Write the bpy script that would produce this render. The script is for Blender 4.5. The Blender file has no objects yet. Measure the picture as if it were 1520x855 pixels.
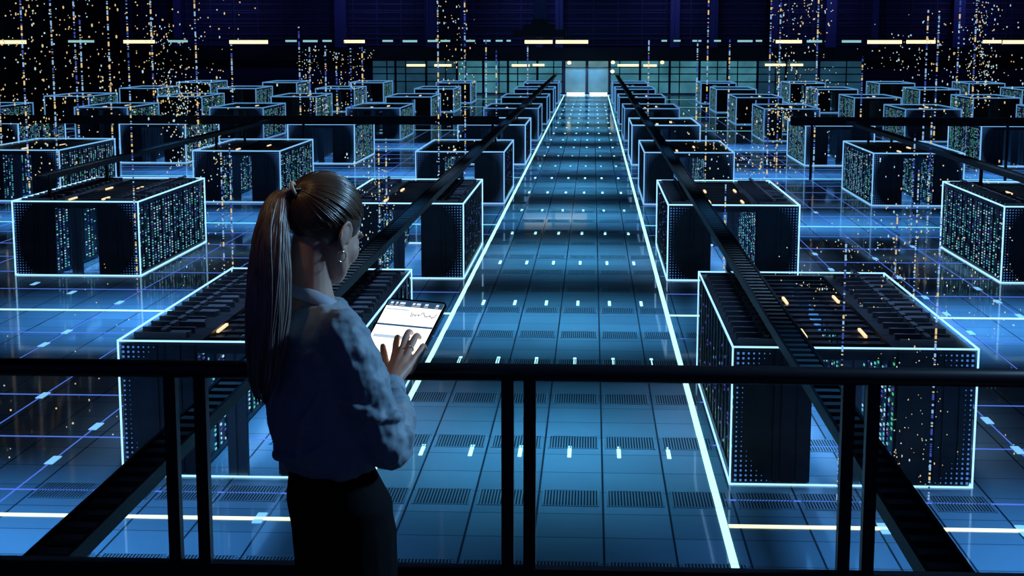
import bpy, bmesh, math, random
from mathutils import Vector, Matrix
random.seed(7)
S = bpy.context.scene
C = S.collection
PI = math.pi

# ------------------------------------------------------------------ camera, world, big lights, exposure
F = 2280.0
TH = math.atan(369.5 / F)
YAW = math.atan(120 * math.cos(TH) / F)
CAM = Vector((0, 0, 7.05))
FW = Vector((-math.sin(YAW) * math.cos(TH), math.cos(YAW) * math.cos(TH), -math.sin(TH)))
RT = Vector((math.cos(YAW), math.sin(YAW), 0))
UP = RT.cross(FW)
cd = bpy.data.cameras.new('camera')
cd.sensor_width = 36
cd.lens = F / 1520 * 36
cd.clip_end = 600
cam = bpy.data.objects.new('camera', cd)
C.objects.link(cam)
m = Matrix((RT, UP, -FW)).transposed().to_4x4()
m.translation = CAM
cam.matrix_world = m
S.camera = cam
S.view_settings.view_transform = 'Standard'
S.view_settings.look = 'None'
S.view_settings.gamma = 1
S.view_settings.use_curve_mapping = False
S.view_settings.exposure = 0.0

w = bpy.data.worlds.new('ambient_fill')
S.world = w
w.use_nodes = True
w.node_tree.nodes['Background'].inputs[0].default_value = (0.08, 0.10, 0.42, 1)
w.node_tree.nodes['Background'].inputs[1].default_value = 0.12  # added dim indigo ambient light, let in through the hall's open rear


def area(name, loc, sx, sy, power, col, spread=180, rot=(0, 0, 0)):
    l = bpy.data.lights.new(name, 'AREA')
    l.shape = 'RECTANGLE'
    l.size = sx
    l.size_y = sy
    l.energy = power
    l.color = col
    l.spread = math.radians(spread)
    o = bpy.data.objects.new(name, l)
    o.location = loc
    o.rotation_euler = rot
    C.objects.link(o)
    return o


BLUE = (0.10, 0.42, 1.0)
TEAL = (0.12, 0.52, 0.90)
CEIL = 14.0
# unseen luminaires under the ceiling: (x, y, length in x, length in y, watts, colour, spread)
LUM = []
for y_ in range(14, 196, 12):
    LUM.append((-0.8, y_, 0.8, 5.0, 110 + min(y_, 60) * 1.7, TEAL, 36))
for y_, p_ in ((20.0, 290), (38.2, 520), (59.5, 430), (80.5, 430), (101.5, 350)):
    for x_ in (-33, -20, -9.5, 8.2, 20, 33):
        if abs(x_) * 3 < y_ + 14:
            LUM.append((x_, y_, 9.0, 1.2, p_, BLUE, 42))
for x_, y_ in ((4.16, 28), (-5.7, 28), (4.16, 49), (-5.7, 49), (-15.5, 49), (13.9, 49)):  # added lamps, out of view, that brighten the dark enclosure roofs
    LUM.append((x_, y_, 2.0, 6.0, 110, (0.35, 0.6, 1.0), 30))
for i_, a_ in enumerate(LUM):
    area('unseen_ceiling_lamp', (a_[0], a_[1], CEIL - 0.28), a_[2], a_[3], a_[4], a_[5], a_[6])


# added indigo fill lights, out of view, that brighten the far wall
WALL_FILL = [(x_, 191.0) for x_ in (-48, -28, -8, 10, 28, 48)]
for x_, y_ in WALL_FILL:
    area('wall_fill_lamp', (x_, y_, CEIL - 0.8), 8, 0.5, 210, (0.16, 0.20, 1.0), 150, (math.radians(60), 0, 0))
# cool floodlight added out of view to brighten the woman from the right
RIM_POS = Vector((4.8, 4.7, 9.0))
area('rimlight_lamp', RIM_POS, 0.9, 0.5, 140, (0.30, 0.62, 1.0), 110, (Vector((-0.55, 3.4, 6.4)) - RIM_POS).to_track_quat('-Z', 'Y').to_euler())


def inview(x, y, z, mx=60, my=60):
    d = Vector((x, y, z)) - CAM
    c = d.dot(FW)
    if c < 0.5:
        return False
    u = 760 + F * d.dot(RT) / c
    v = 427.5 - F * d.dot(UP) / c
    return -mx < u < 1520 + mx and -my < v < 855 + my


# ------------------------------------------------------------------ materials
def mat(name, base=(0.5, 0.5, 0.5), rough=0.5, metal=0.0, emit=None, es=0.0, coat=0.0, spec=0.5, sample=True):
    mt = bpy.data.materials.new(name)
    mt.use_nodes = True
    b = mt.node_tree.nodes['Principled BSDF']
    b.inputs['Base Color'].default_value = (*base, 1)
    b.inputs['Roughness'].default_value = rough
    b.inputs['Metallic'].default_value = metal
    b.inputs['Specular IOR Level'].default_value = spec
    if coat:
        b.inputs['Coat Weight'].default_value = coat
        b.inputs['Coat Roughness'].default_value = 0.06
    if emit:
        b.inputs['Emission Color'].default_value = (*emit, 1)
        b.inputs['Emission Strength'].default_value = es
        if not sample:
            mt.cycles.emission_sampling = 'NONE'
    return mt


def nodes(mt):
    return mt.node_tree.nodes, mt.node_tree.links, mt.node_tree.nodes['Principled BSDF']


def noisy(mt, scale, c1, c2, stretch=(1, 1, 1), bump=0.0, rr=None):
    n, l, b = nodes(mt)
    tc = n.new('ShaderNodeTexCoord')
    mp = n.new('ShaderNodeMapping')
    mp.inputs['Scale'].default_value = stretch
    nz = n.new('ShaderNodeTexNoise')
    nz.inputs['Scale'].default_value = scale
    nz.inputs['Detail'].default_value = 5
    cr = n.new('ShaderNodeValToRGB')
    cr.color_ramp.elements[0].position = 0.35
    cr.color_ramp.elements[1].position = 0.68
    cr.color_ramp.elements[0].color = (*c1, 1)
    cr.color_ramp.elements[1].color = (*c2, 1)
    l.new(tc.outputs['Object'], mp.inputs['Vector'])
    l.new(mp.outputs['Vector'], nz.inputs['Vector'])
    l.new(nz.outputs['Fac'], cr.inputs['Fac'])
    l.new(cr.outputs['Color'], b.inputs['Base Color'])
    if bump:
        bp = n.new('ShaderNodeBump')
        bp.inputs['Strength'].default_value = bump
        bp.inputs['Distance'].default_value = 0.01
        l.new(nz.outputs['Fac'], bp.inputs['Height'])
        l.new(bp.outputs['Normal'], b.inputs['Normal'])
    return mt


M = {}
# raised floor: metal tiles about one metre square with dark seams, and a glossy coat
fm = mat('raised_floor', (0.3, 0.42, 0.5), 0.55, coat=0.6, spec=0.15)
n, l, b = nodes(fm)
tc = n.new('ShaderNodeTexCoord')
sp = n.new('ShaderNodeSeparateXYZ')
l.new(tc.outputs['Object'], sp.inputs[0])


def mth(op, a, b_=None, c_=None):
    q = n.new('ShaderNodeMath')
    q.operation = op
    for i, v in enumerate((a, b_, c_)):
        if v is None:
            continue
        if isinstance(v, (int, float)):
            q.inputs[i].default_value = v
        else:
            l.new(v, q.inputs[i])
    return q.outputs[0]


def seam(coord, off, pitch, wdt):
    t = mth('FRACT', mth('DIVIDE', mth('ADD', coord, off), pitch))
    t = mth('MULTIPLY', mth('SUBTRACT', 0.5, mth('ABSOLUTE', mth('SUBTRACT', t, 0.5))), pitch)
    return mth('LESS_THAN', t, wdt)


sx = seam(sp.outputs[0], 100.785, 1.0, 0.016)
sy = mth('MULTIPLY', seam(sp.outputs[1], 100.55, 1.1167, 0.016), 0.7)
ss = mth('MAXIMUM', sx, sy)
nz = n.new('ShaderNodeTexNoise')
nz.inputs['Scale'].default_value = 0.35
nz.inputs['Detail'].default_value = 6
l.new(tc.outputs['Object'], nz.inputs['Vector'])
cr = n.new('ShaderNodeValToRGB')
cr.color_ramp.elements[0].color = (0.20, 0.29, 0.36, 1)
cr.color_ramp.elements[1].color = (0.34, 0.46, 0.54, 1)
l.new(nz.outputs['Fac'], cr.inputs['Fac'])
wn = n.new('ShaderNodeTexWhiteNoise')
wn.noise_dimensions = '2D'
cmb = n.new('ShaderNodeCombineXYZ')
l.new(mth('FLOOR', mth('ADD', sp.outputs[0], 100.785)), cmb.inputs[0])
l.new(mth('FLOOR', mth('DIVIDE', mth('ADD', sp.outputs[1], 100.55), 1.1167)), cmb.inputs[1])
l.new(cmb.outputs[0], wn.inputs['Vector'])
mv = n.new('ShaderNodeMixRGB')
mv.blend_type = 'MULTIPLY'
mv.inputs[0].default_value = 1
l.new(cr.outputs['Color'], mv.inputs[1])
l.new(mth('MULTIPLY_ADD', wn.outputs['Value'], 0.22, 0.8), mv.inputs[2])
mx = n.new('ShaderNodeMixRGB')
l.new(ss, mx.inputs[0])
l.new(mv.outputs[0], mx.inputs[1])
mx.inputs[2].default_value = (0.02, 0.03, 0.045, 1)
l.new(mx.outputs[0], b.inputs['Base Color'])
M['floor'] = fm
M['vent'] = mat('vent_metal', (0.28, 0.38, 0.45), 0.35, 0.3)
M['ventshade'] = mat('vent_slot_shade', (0.008, 0.012, 0.018), 0.8)
M['cab'] = noisy(mat('cabinet_black_steel', (0.02, 0.024, 0.034), 0.42, 0.2), 3, (0.014, 0.017, 0.026), (0.028, 0.034, 0.048))
M['cabtop'] = mat('cabinet_top', (0.13, 0.15, 0.19), 0.35, 0.3)
M['cabgrey'] = mat('grey_post_steel', (0.10, 0.13, 0.17), 0.45, 0.3)
M['tray'] = mat('cable_tray_steel', (0.012, 0.014, 0.02), 0.5, 0.4)
M['trayl'] = mat('cable_tray_rung', (0.10, 0.12, 0.12), 0.5, 0.4)
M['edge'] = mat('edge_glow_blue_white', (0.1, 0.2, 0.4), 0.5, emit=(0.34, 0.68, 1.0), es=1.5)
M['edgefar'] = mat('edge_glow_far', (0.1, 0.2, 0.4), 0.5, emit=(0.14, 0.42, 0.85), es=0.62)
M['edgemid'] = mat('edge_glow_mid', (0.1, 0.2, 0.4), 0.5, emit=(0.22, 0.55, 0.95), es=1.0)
M['strip'] = mat('aisle_strip_glow', (0.3, 0.5, 0.5), 0.5, emit=(0.50, 1.0, 0.88), es=1.35)
M['stripwarm'] = mat('cross_strip_glow', (0.5, 0.5, 0.3), 0.5, emit=(0.85, 1.0, 0.55), es=1.4)
M['striplow'] = mat('cross_strip_far_glow', (0.2, 0.4, 0.4), 0.5, emit=(0.22, 0.75, 0.9), es=0.85)
M['dash'] = mat('dash_marker_glow', (0.2, 0.4, 0.5), 0.5, emit=(0.4, 0.9, 1.0), es=1.8)
M['grid'] = mat('violet_line_glow', (0.05, 0.08, 0.3), 0.5, emit=(0.10, 0.22, 0.90), es=0.75, sample=False)
M['node'] = mat('node_square_glow', (0.1, 0.3, 0.5), 0.5, emit=(0.22, 0.60, 1.0), es=0.95, sample=False)
M['dots'] = mat('dot_matrix_blue', (0.05, 0.1, 0.3), 0.5, emit=(0.10, 0.32, 0.85), es=0.6, sample=False)
M['ledt'] = mat('led_teal', (0.05, 0.1, 0.1), 0.5, emit=(0.14, 0.62, 0.72), es=0.8, sample=False)
M['ledw'] = mat('led_white', (0.05, 0.1, 0.1), 0.5, emit=(0.5, 0.8, 1.0), es=0.85, sample=False)
M['ledg'] = mat('led_green', (0.03, 0.1, 0.04), 0.5, emit=(0.08, 0.65, 0.25), es=0.8, sample=False)
M['ledv'] = mat('led_violet', (0.03, 0.02, 0.1), 0.5, emit=(0.10, 0.10, 0.55), es=0.5, sample=False)
M['amber'] = mat('roof_lamp_amber', (0.5, 0.3, 0.1), 0.5, emit=(1.0, 0.72, 0.42), es=1.1, sample=False)
M['inner'] = mat('inner_aisle_lamp', (0.3, 0.5, 0.7), 0.5, emit=(0.12, 0.42, 1.0), es=1.0)
M['streamb'] = mat('stream_blue', (0.1, 0.2, 0.4), 0.5, emit=(0.35, 0.62, 0.95), es=0.7, sample=False)
M['streamv'] = mat('stream_violet', (0.05, 0.05, 0.3), 0.5, emit=(0.07, 0.12, 0.60), es=0.5, sample=False)
M['gold'] = mat('spark_gold', (0.4, 0.3, 0.1), 0.5, emit=(0.95, 0.68, 0.30), es=0.75, sample=False)
M['sparkw'] = mat('spark_pale', (0.3, 0.4, 0.4), 0.5, emit=(0.55, 0.8, 0.85), es=0.8, sample=False)
M['wall'] = noisy(mat('far_wall_navy', (0.02, 0.02, 0.06), 0.7), 0.1, (0.010, 0.010, 0.030), (0.022, 0.024, 0.065))
M['col'] = mat('column_indigo', (0.05, 0.055, 0.16), 0.5)
M['lamp'] = mat('pendant_tube_warm', (0.8, 0.8, 0.6), 0.5, emit=(1.0, 0.86, 0.42), es=1.6, sample=False)
M['lampc'] = mat('pendant_tube_cool', (0.6, 0.8, 0.8), 0.5, emit=(0.35, 0.72, 0.72), es=0.75, sample=False)
M['black'] = mat('black_painted_metal', (0.010, 0.010, 0.014), 0.38, 0.0)
M['rail'] = mat('rail_black_paint', (0.014, 0.014, 0.02), 0.33, 0.0)
M['deck'] = mat('mezzanine_deck', (0.03, 0.03, 0.035), 0.6)
M['skin'] = mat('skin', (0.55, 0.33, 0.25), 0.5)
M['skin'].node_tree.nodes['Principled BSDF'].inputs['Subsurface Weight'].default_value = 0.15
M['skin'].node_tree.nodes['Principled BSDF'].inputs['Subsurface Radius'].default_value = (0.01, 0.004, 0.002)


def pane_mat(name, c, s, stripe=0.0):
    mt = mat(name, (0.02, 0.05, 0.06), 0.3, emit=c, es=s)
    n, l, b = nodes(mt)
    tc = n.new('ShaderNodeTexCoord')
    nz = n.new('ShaderNodeTexNoise')
    nz.inputs['Scale'].default_value = 0.35
    nz.inputs['Detail'].default_value = 3
    l.new(tc.outputs['Object'], nz.inputs['Vector'])
    mr = n.new('ShaderNodeMapRange')
    mr.inputs['From Min'].default_value = 0.3
    mr.inputs['From Max'].default_value = 0.7
    mr.inputs['To Min'].default_value = 0.55 * s
    mr.inputs['To Max'].default_value = 1.3 * s
    l.new(nz.outputs['Fac'], mr.inputs['Value'])
    l.new(mr.outputs[0], b.inputs['Emission Strength'])
    return mt


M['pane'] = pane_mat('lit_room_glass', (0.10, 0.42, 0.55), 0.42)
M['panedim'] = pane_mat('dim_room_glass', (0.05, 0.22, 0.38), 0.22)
M['panedoor'] = pane_mat('bright_door_glass', (0.25, 0.55, 0.60), 0.36)

# ------------------------------------------------------------------ mesh helpers


class MB:
    def __init__(s):
        s.v = []
        s.f = []
        s.mi = []

    def quad(s, a, b, c, d, mi=0):
        i = len(s.v)
        s.v += [a, b, c, d]
        s.f.append((i, i + 1, i + 2, i + 3))
        s.mi.append(mi)
        return s

    def box(s, x0, y0, z0, x1, y1, z1, mi=0):
        i = len(s.v)
        s.v += [(x0, y0, z0), (x1, y0, z0), (x1, y1, z0), (x0, y1, z0), (x0, y0, z1), (x1, y0, z1), (x1, y1, z1), (x0, y1, z1)]
        for q in ((0, 3, 2, 1), (4, 5, 6, 7), (0, 1, 5, 4), (1, 2, 6, 5), (2, 3, 7, 6), (3, 0, 4, 7)):
            s.f.append(tuple(i + k for k in q))
            s.mi.append(mi)
        return s

    def tube(s, pts, rad, seg=8, mi=0, caps=True, flat=None):
        """sweep a ring along pts; flat=(axis, k) squashes the ring along a world axis"""
        rings = []
        pts = [Vector(p) for p in pts]
        prev = None
        for k, p in enumerate(pts):
            t = (pts[min(k + 1, len(pts) - 1)] - pts[max(k - 1, 0)])
            if t.length < 1e-9:
                t = Vector((0, 0, 1))
            t.normalize()
            if prev is None:
                a = Vector((1, 0, 0)) if abs(t.x) < 0.8 else Vector((0, 1, 0))
            else:
                a = prev
            a = (a - t * a.dot(t)).normalized()
            prev = a
            bb = t.cross(a)
            r = rad[k] if isinstance(rad, (list, tuple)) else rad
            ring = []
            for j in range(seg):
                th = 2 * PI * j / seg
                ring.append(len(s.v))
                s.v.append(tuple(p + (a * math.cos(th) + bb * math.sin(th)) * r))
            rings.append(ring)
        for k in range(len(rings) - 1):
            for j in range(seg):
                s.f.append((rings[k][j], rings[k][(j + 1) % seg], rings[k + 1][(j + 1) % seg], rings[k + 1][j]))
                s.mi.append(mi)
        if caps:
            s.f.append(tuple(reversed(rings[0])))
            s.f.append(tuple(rings[-1]))
            s.mi += [mi, mi]
        return s

    def ell(s, c, r, rot=None, seg=20, rings=12, mi=0):
        c = Vector(c)
        base = len(s.v)
        idx = []
        for i in range(rings + 1):
            ph = PI * i / rings
            row = []
            for j in range(seg if 0 < i < rings else 1):
                th = 2 * PI * j / seg
                p = Vector((r[0] * math.sin(ph) * math.cos(th), r[1] * math.sin(ph) * math.sin(th), r[2] * math.cos(ph)))
                if rot is not None:
                    p = rot @ p
                row.append(len(s.v))
                s.v.append(tuple(c + p))
            idx.append(row)
        for i in range(rings):
            for j in range(seg):
                a = idx[i][j % len(idx[i])]
                b_ = idx[i][(j + 1) % len(idx[i])]
                c_ = idx[i + 1][(j + 1) % len(idx[i + 1])]
                d = idx[i + 1][j % len(idx[i + 1])]
                q = []
                for k in (a, d, c_, b_):
                    if k not in q:
                        q.append(k)
                s.f.append(tuple(q))
                s.mi.append(mi)
        return s

    def mesh(s, name, mats):
        me = bpy.data.meshes.new(name)
        me.from_pydata([tuple(v) for v in s.v], [], s.f)
        for x in (mats if isinstance(mats, (list, tuple)) else [mats]):
            me.materials.append(x)
        if any(s.mi):
            me.polygons.foreach_set('material_index', s.mi)
        me.update()
        return me

    def build(s, name, mats, parent=None, smooth=False, loc=None):
        me = s.mesh(name, mats)
        if smooth:
            me.polygons.foreach_set('use_smooth', [True] * len(me.polygons))
        o = bpy.data.objects.new(name, me)
        C.objects.link(o)
        if parent:
            o.parent = parent
        if loc:
            o.location = loc
        return o


def inst(name, me, parent=None, loc=(0, 0, 0)):
    o = bpy.data.objects.new(name, me)
    C.objects.link(o)
    if parent:
        o.parent = parent
    o.location = loc
    return o


def tag(o, label, cat, group=None, kind=None):
    o['label'] = label
    o['category'] = cat
    if group:
        o['group'] = group
    if kind:
        o['kind'] = kind
    return o


def thing(name, loc, label, cat, group=None, kind=None):
    o = bpy.data.objects.new(name, None)
    o.empty_display_size = 0.2
    o.location = loc
    C.objects.link(o)
    return tag(o, label, cat, group, kind)


def struct(o):
    o['kind'] = 'structure'
    return o


ORD = ['first', 'second', 'third', 'fourth', 'fifth', 'sixth', 'seventh', 'eighth', 'ninth', 'tenth', 'eleventh', 'twelfth',
       'thirteenth', 'fourteenth', 'fifteenth', 'sixteenth', 'seventeenth', 'eighteenth', 'nineteenth', 'twentieth']


def nth(k):
    if k < 20:
        return ORD[k]
    tens = {2: 'twenty', 3: 'thirty', 4: 'forty'}[(k + 1) // 10]
    r = (k + 1) % 10
    return tens + ('-' + ORD[r - 1] if r else '')


# ------------------------------------------------------------------ the hall
struct(MB().box(-62, -4, -0.3, 62, 200.3, 0).build('floor', M['floor']))
struct(MB().box(-62, -4, CEIL, 62, 200.3, CEIL + 0.3).build('ceiling', M['wall']))
struct(MB().box(-62.3, -4, -0.3, -62, 200.3, CEIL).build('wall_left', M['wall']))
struct(MB().box(62, -4, -0.3, 62.3, 200.3, CEIL).build('wall_right', M['wall']))
wf = MB()
wf.box(-62, 200, 4.4, 62, 200.4, CEIL)
wf.box(-62, 200, 0, -28.5, 200.4, 4.4)
wf.box(34.5, 200, 0, 62, 200.4, 4.4)
for z_ in (6.2, 7.0, 7.6, 8.6, 8.95, 9.5, 10.3, 10.6, 11.4, 12.0):
    wf.box(-62, 199.8, z_, 62, 200, z_ + 0.2, 1)
for i_ in range(41):
    wf.box(-62 + i_ * 3.1, 199.9, 6.0, -61.85 + i_ * 3.1, 200, CEIL, 1)
struct(wf.build('wall_far', [M['wall'], mat('wall_rib_indigo', (0.035, 0.038, 0.11), 0.5)]))
# dark beam above the glass
struct(MB().box(-62, 199.0, 4.4, 62, 199.8, 6.0).build('trim_1', M['black']))
# indigo columns standing against the far wall
for i, (x, w_) in enumerate(((-60.3, 1.5), (-53.5, 1.0), (-32.3, 1.6), (-20.6, 1.4), (-16.5, 0.8), (-6.8, 0.9), (-4.3, 1.0), (10.4, 1.2), (15.3, 1.0),
                             (22.9, 0.9), (30.0, 1.3), (35.5, 0.8), (45.9, 1.4))):
    o = MB().box(x - w_ / 2, 198.2, 6.0, x + w_ / 2, 199.0, CEIL).build('column', M['col'])
    tag(o, '%s indigo column from the left on the dark far wall' % nth(i).replace('first', 'leftmost, first'), 'column', 'columns of the far wall')
# glazed partition: windows with frames, double door in the middle
wn_i = 0
edges = [(-28.5, -25.6), (-25.4, -21.6), (-21.4, -17.6), (-17.4, -14.2), (-14, -11.0), (-10.8, -7.2), (-7, -3.9), (2.3, 6.0), (6.2, 9.8), (10.0, 13.6), (13.8, 17.2), (17.4, 21), (21.2, 24.6),
         (24.8, 28.8), (29, 34.3)]
for (x0, x1) in edges:
    wn_i += 1
    r = bpy.data.objects.new('window_%d' % wn_i, None)
    C.objects.link(r)
    r['kind'] = 'structure'
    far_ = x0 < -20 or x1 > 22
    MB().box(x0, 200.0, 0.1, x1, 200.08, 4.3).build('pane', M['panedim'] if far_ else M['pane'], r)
    fr = MB()
    for z_ in (0.05, 1.55, 2.55, 3.4, 4.25):
        fr.box(x0 - 0.1, 199.9, z_, x1 + 0.1, 199.99, z_ + 0.14)
    for x_ in (x0 - 0.1, x1 - 0.06, x0 + (x1 - x0) * (0.62 if wn_i % 2 else 0.3)):
        fr.box(x_, 199.9, 0.05, x_ + 0.14, 199.99, 4.4)
    fr.build('window_frame', M['black'], r)
for k, (x0, x1) in enumerate(((-3.5, -0.9), (-0.55, 2.0))):
    r = bpy.data.objects.new('door_%d' % (k + 1), None)
    C.objects.link(r)
    r['kind'] = 'structure'
    MB().box(x0, 200.0, 0.05, x1, 200.08, 4.3).build('pane', M['panedoor'], r)
    fr = MB()
    for z_ in (0.0, 3.35, 4.25):
        fr.box(x0 - 0.15, 199.85, z_, x1 + 0.15, 199.99, z_ + 0.16)
    for x_ in (x0 - 0.15, x1):
        fr.box(x_, 199.85, 0, x_ + 0.16, 199.99, 4.4)
    fr.build('door_frame', M['black'], r)
    o = MB().box(x0 + 0.2, 199.7, 0.0, x1 - 0.1, 199.84, 0.24).build('threshold_lamp', M['lamp'], r)
area('doorway_lamp', (-0.75, 199.0, 4.2), 5, 0.3, 900, (0.25, 0.55, 1.0), 120)
# two small spotlights over the doors and warm tubes in the lit room
for (x, z, lb) in ((-3.0, 4.05, 'small white spotlight above the left door of the far doorway'), (2.6, 4.1, 'small white spotlight above right end of far doorway'),
                   (2.55, 2.95, 'small white spotlight low beside right end of far doorway'), (8.9, 4.1, 'small white spotlight on window band right of the far doorway')):
    r = thing('spotlight', (x, 199.5, z), lb, 'spotlight', 'spotlights at the far glazing')
    MB().ell((0, 0, 0), (0.26, 0.2, 0.22), seg=12, rings=8).build('lamp_head', M['lamp'], r, True)
    MB().box(-0.05, 0.1, 0.1, 0.05, 0.4, 0.3).build('bracket', M['black'], r)
for i, (x0, x1, z) in enumerate(((-24, -21.6, 3.7), (-20.4, -18.2, 3.7), (-10.4, -8.1, 3.7), (-7.7, -6.2, 3.75), (3.2, 5.9, 3.72), (6.5, 8.2, 3.7), (22.0, 24.6, 3.8), (25.2, 26.8, 3.8))):
    r = thing('wall_lamp', ((x0 + x1) / 2, 199.6, z), '%s warm tube lamp from the left along the far lit glazing' % nth(i), 'lamp', 'warm tubes at the far glazing')
    h = (x1 - x0) / 2
    MB().box(-h, -0.1, -0.14, h, 0.1, 0.14).build('tube', M['lamp'], r)
    MB().box(-h, 0.1, -0.05, h, 0.3, 0.05).build('backplate', M['black'], r)

# ------------------------------------------------------------------ unseen ceiling luminaires (housings of the hall's light and the added roof fill)
lum_me = {}
for a_ in LUM:
    key = (a_[2], a_[3])
    if key not in lum_me:
        mb = MB()
        hx, hy = a_[2] / 2 + 0.1, a_[3] / 2 + 0.1
        mb.box(-hx, -hy, 0.02, hx, hy, 0.12)
        for sgn in (-1, 1):
            mb.box(-hx, sgn * hy - 0.03, -0.12, hx, sgn * hy + 0.03, 0.02)
            mb.box(sgn * hx - 0.03, -hy, -0.12, sgn * hx + 0.03, hy, 0.02)
        mb.box(-0.04, -0.04, 0.12, 0.04, 0.04, 0.28)
        lum_me[key] = mb.mesh('unseen_ceiling_light', M['black'])
    o = inst('unseen_ceiling_light', lum_me[key], None, (a_[0], a_[1], CEIL - 0.28 + 0.0))
    tag(o, 'unseen ceiling luminaire %s, %s from near end' % ('over the central aisle' if abs(a_[0]) < 2 else '%s %s of the aisle' % ({5: 'sixth', 4: 'fifth', 3: 'fourth', 2: 'third', 1: 'second', 0: 'nearest'}[min(5, sum(1 for x_ in sorted({abs(q[0]) for q in LUM if q[0] * a_[0] > 0 and abs(q[0]) > 2}) if x_ < abs(a_[0]) - 0.01))] + ' outward', 'left' if a_[0] < 0 else 'right'), nth(sum(1 for q in LUM if abs(q[0] - a_[0]) < 0.01 and q[1] < a_[1]))), 'ceiling light', 'overhead luminaires')

for i, (x, y) in enumerate(WALL_FILL):
    o = MB().box(-4.1, -0.3, 0, 4.1, 0.3, 0.1).box(-4.1, -0.36, -0.5, 4.1, -0.3, 0.1).box(-0.05, -0.05, 0.1, 0.05, 0.05, 0.7).build('wall_fill_housing', M['black'], loc=(x, y, CEIL - 0.7))
    tag(o, '%s added wall washer from the left, unseen under the ceiling before the far wall' % nth(i), 'ceiling light', 'added wall washers')
o = MB().box(-0.5, -0.05, -0.3, 0.5, 0.15, 0.3).box(-0.03, 0.0, 0.3, 0.03, 0.06, CEIL - 9.36).build('rimlight', M['black'], loc=RIM_POS + Vector((0.12, 0.12, 0.1)))
tag(o, 'black floodlight added out of view, high right of the woman', 'rimlight')

# pendant tube lamps seen edge-on in one row across the hall
PEND = [(-41.71, 110, 1.88), (-46.72, 140, 2.32), (-36.92, 125, 2.5), (-40.46, 150, 1.87), (-25.0, 112, 2.77), (-33.22, 170, 1.2), (-29.26, 160, 1.48), (-30.08, 175, 1.0), (-20.8, 135, 1.78),
        (-23.17, 175, 1.15), (-18.28, 155, 1.42), (-17.53, 170, 1.11), (-16.63, 175, 1.07), (-14.17, 180, 1.02), (-12.93, 190, 0.83), (-11.44, 190, 0.83), (-10.55, 195, 0.51), (-4.11, 118, 2.1),
        (-1.61, 120, 2.49), (8.68, 190, 0.65), (10.23, 190, 0.82), (12.3, 185, 1.03), (14.72, 185, 0.79), (16.02, 165, 1.55), (19.59, 185, 0.71), (16.23, 130, 2.11), (20.45, 145, 1.36),
        (23.02, 140, 1.66), (21.3, 115, 2.44), (25.38, 122, 2.17), (32.86, 130, 1.42), (30.64, 115, 1.59)]
for i, (x, y, ln) in enumerate(sorted(PEND, key=lambda p: p[0] / p[1])):
    z = 6.87
    r = thing('pendant_lamp', (x, y, z), '%s tube lamp from the left in the row of pendants across the hall' % nth(i), 'pendant lamp', 'pendant tube lamps')
    h = ln / 2
    big = y < 136
    t_ = 0.16 if big else 0.13
    MB().box(-h, -0.15, -t_, h, 0.15, t_ * 0.6).build('tube', M['lamp'] if big else M['lampc'], r)
    MB().box(-h, -0.1, t_ * 0.6, h, 0.1, t_ * 0.6 + 0.12).box(-h, -0.12, -t_ - 0.03, h, 0.2, -t_ - 0.002).build('housing_and_shield', M['black'], r)  # lower tray added to keep tube reflections off the floor
    MB().box(-h * 0.8, -0.02, t_ + 0.1, -h * 0.8 + 0.04, 0.02, CEIL - z).box(h * 0.8 - 0.04, -0.02, t_ + 0.1, h * 0.8, 0.02, CEIL - z).build('hanger', M['black'], r)
# dark hoist unit hanging above the aisle
r = thing('hoist', (-4.0, 117, 7.2), 'dark hoist unit hanging above the aisle over the longest lamp pair', 'hoist')
MB().box(-2.0, -0.6, 0.0, 2.0, 0.6, 0.55).box(-1.2, -0.5, 0.55, 1.2, 0.5, 0.95).box(-0.6, -0.4, 0.95, 0.6, 0.4, 1.3).build('body', M['black'], r)
MB().box(-0.42, -0.3, 1.3, 0.42, 0.3, CEIL - 7.24).build('mast', M['col'], r)

# ------------------------------------------------------------------ floor lights
ZL = 0.012
for (x, lb) in ((-3.58, 'long pale cyan light strip along the left edge of the central aisle'), (1.98, 'long pale cyan light strip along the right edge of the central aisle')):
    o = MB().box(x - 0.055, 17.5, 0, x + 0.055, 197.5, ZL).build('light_strip', M['strip'])
    tag(o, lb, 'light strip', 'aisle edge light strips')
ys_cross = [21.8, 39.2, 58.6, 79.0, 99.5, 120.5, 141.5, 162.5, 183.5]
for k, y in enumerate(ys_cross):
    mt_ = M['stripwarm'] if k == 0 else (M['strip'] if k == 1 else M['striplow'])
    hw = 0.038 + 0.0005 * y
    for sgn, x0, x1 in ((-1, -48, -3.65), (1, 2.05, 48)):
        o = MB().box(x0, y - hw * 1.3, 0, x1, y + hw * 1.3, ZL).build('light_strip', mt_)
        tag(o, '%s glowing cross strip from the near end, %s side of the aisle' % (nth(k), 'left' if sgn < 0 else 'right'), 'light strip', 'cross light strips')
# short dash markers, six across
dm = MB().box(-0.032, -0.36, 0, 0.032, 0.36, 0.008).mesh('dash_marker', M['dash'])
for k in range(20):
    y = 25.8 + 7.58 * k
    for j in range(6):
        x = -2.9 + 0.852 * j
        o = inst('dash_marker', dm, None, (x, y, 0))
        o.scale = (1 + k * 0.07, 1, 1)
        tag(o, 'short glowing floor dash, %s row from the near end, %s from the left' % (nth(k), nth(j)), 'floor marker', 'glowing floor dashes')

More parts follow.
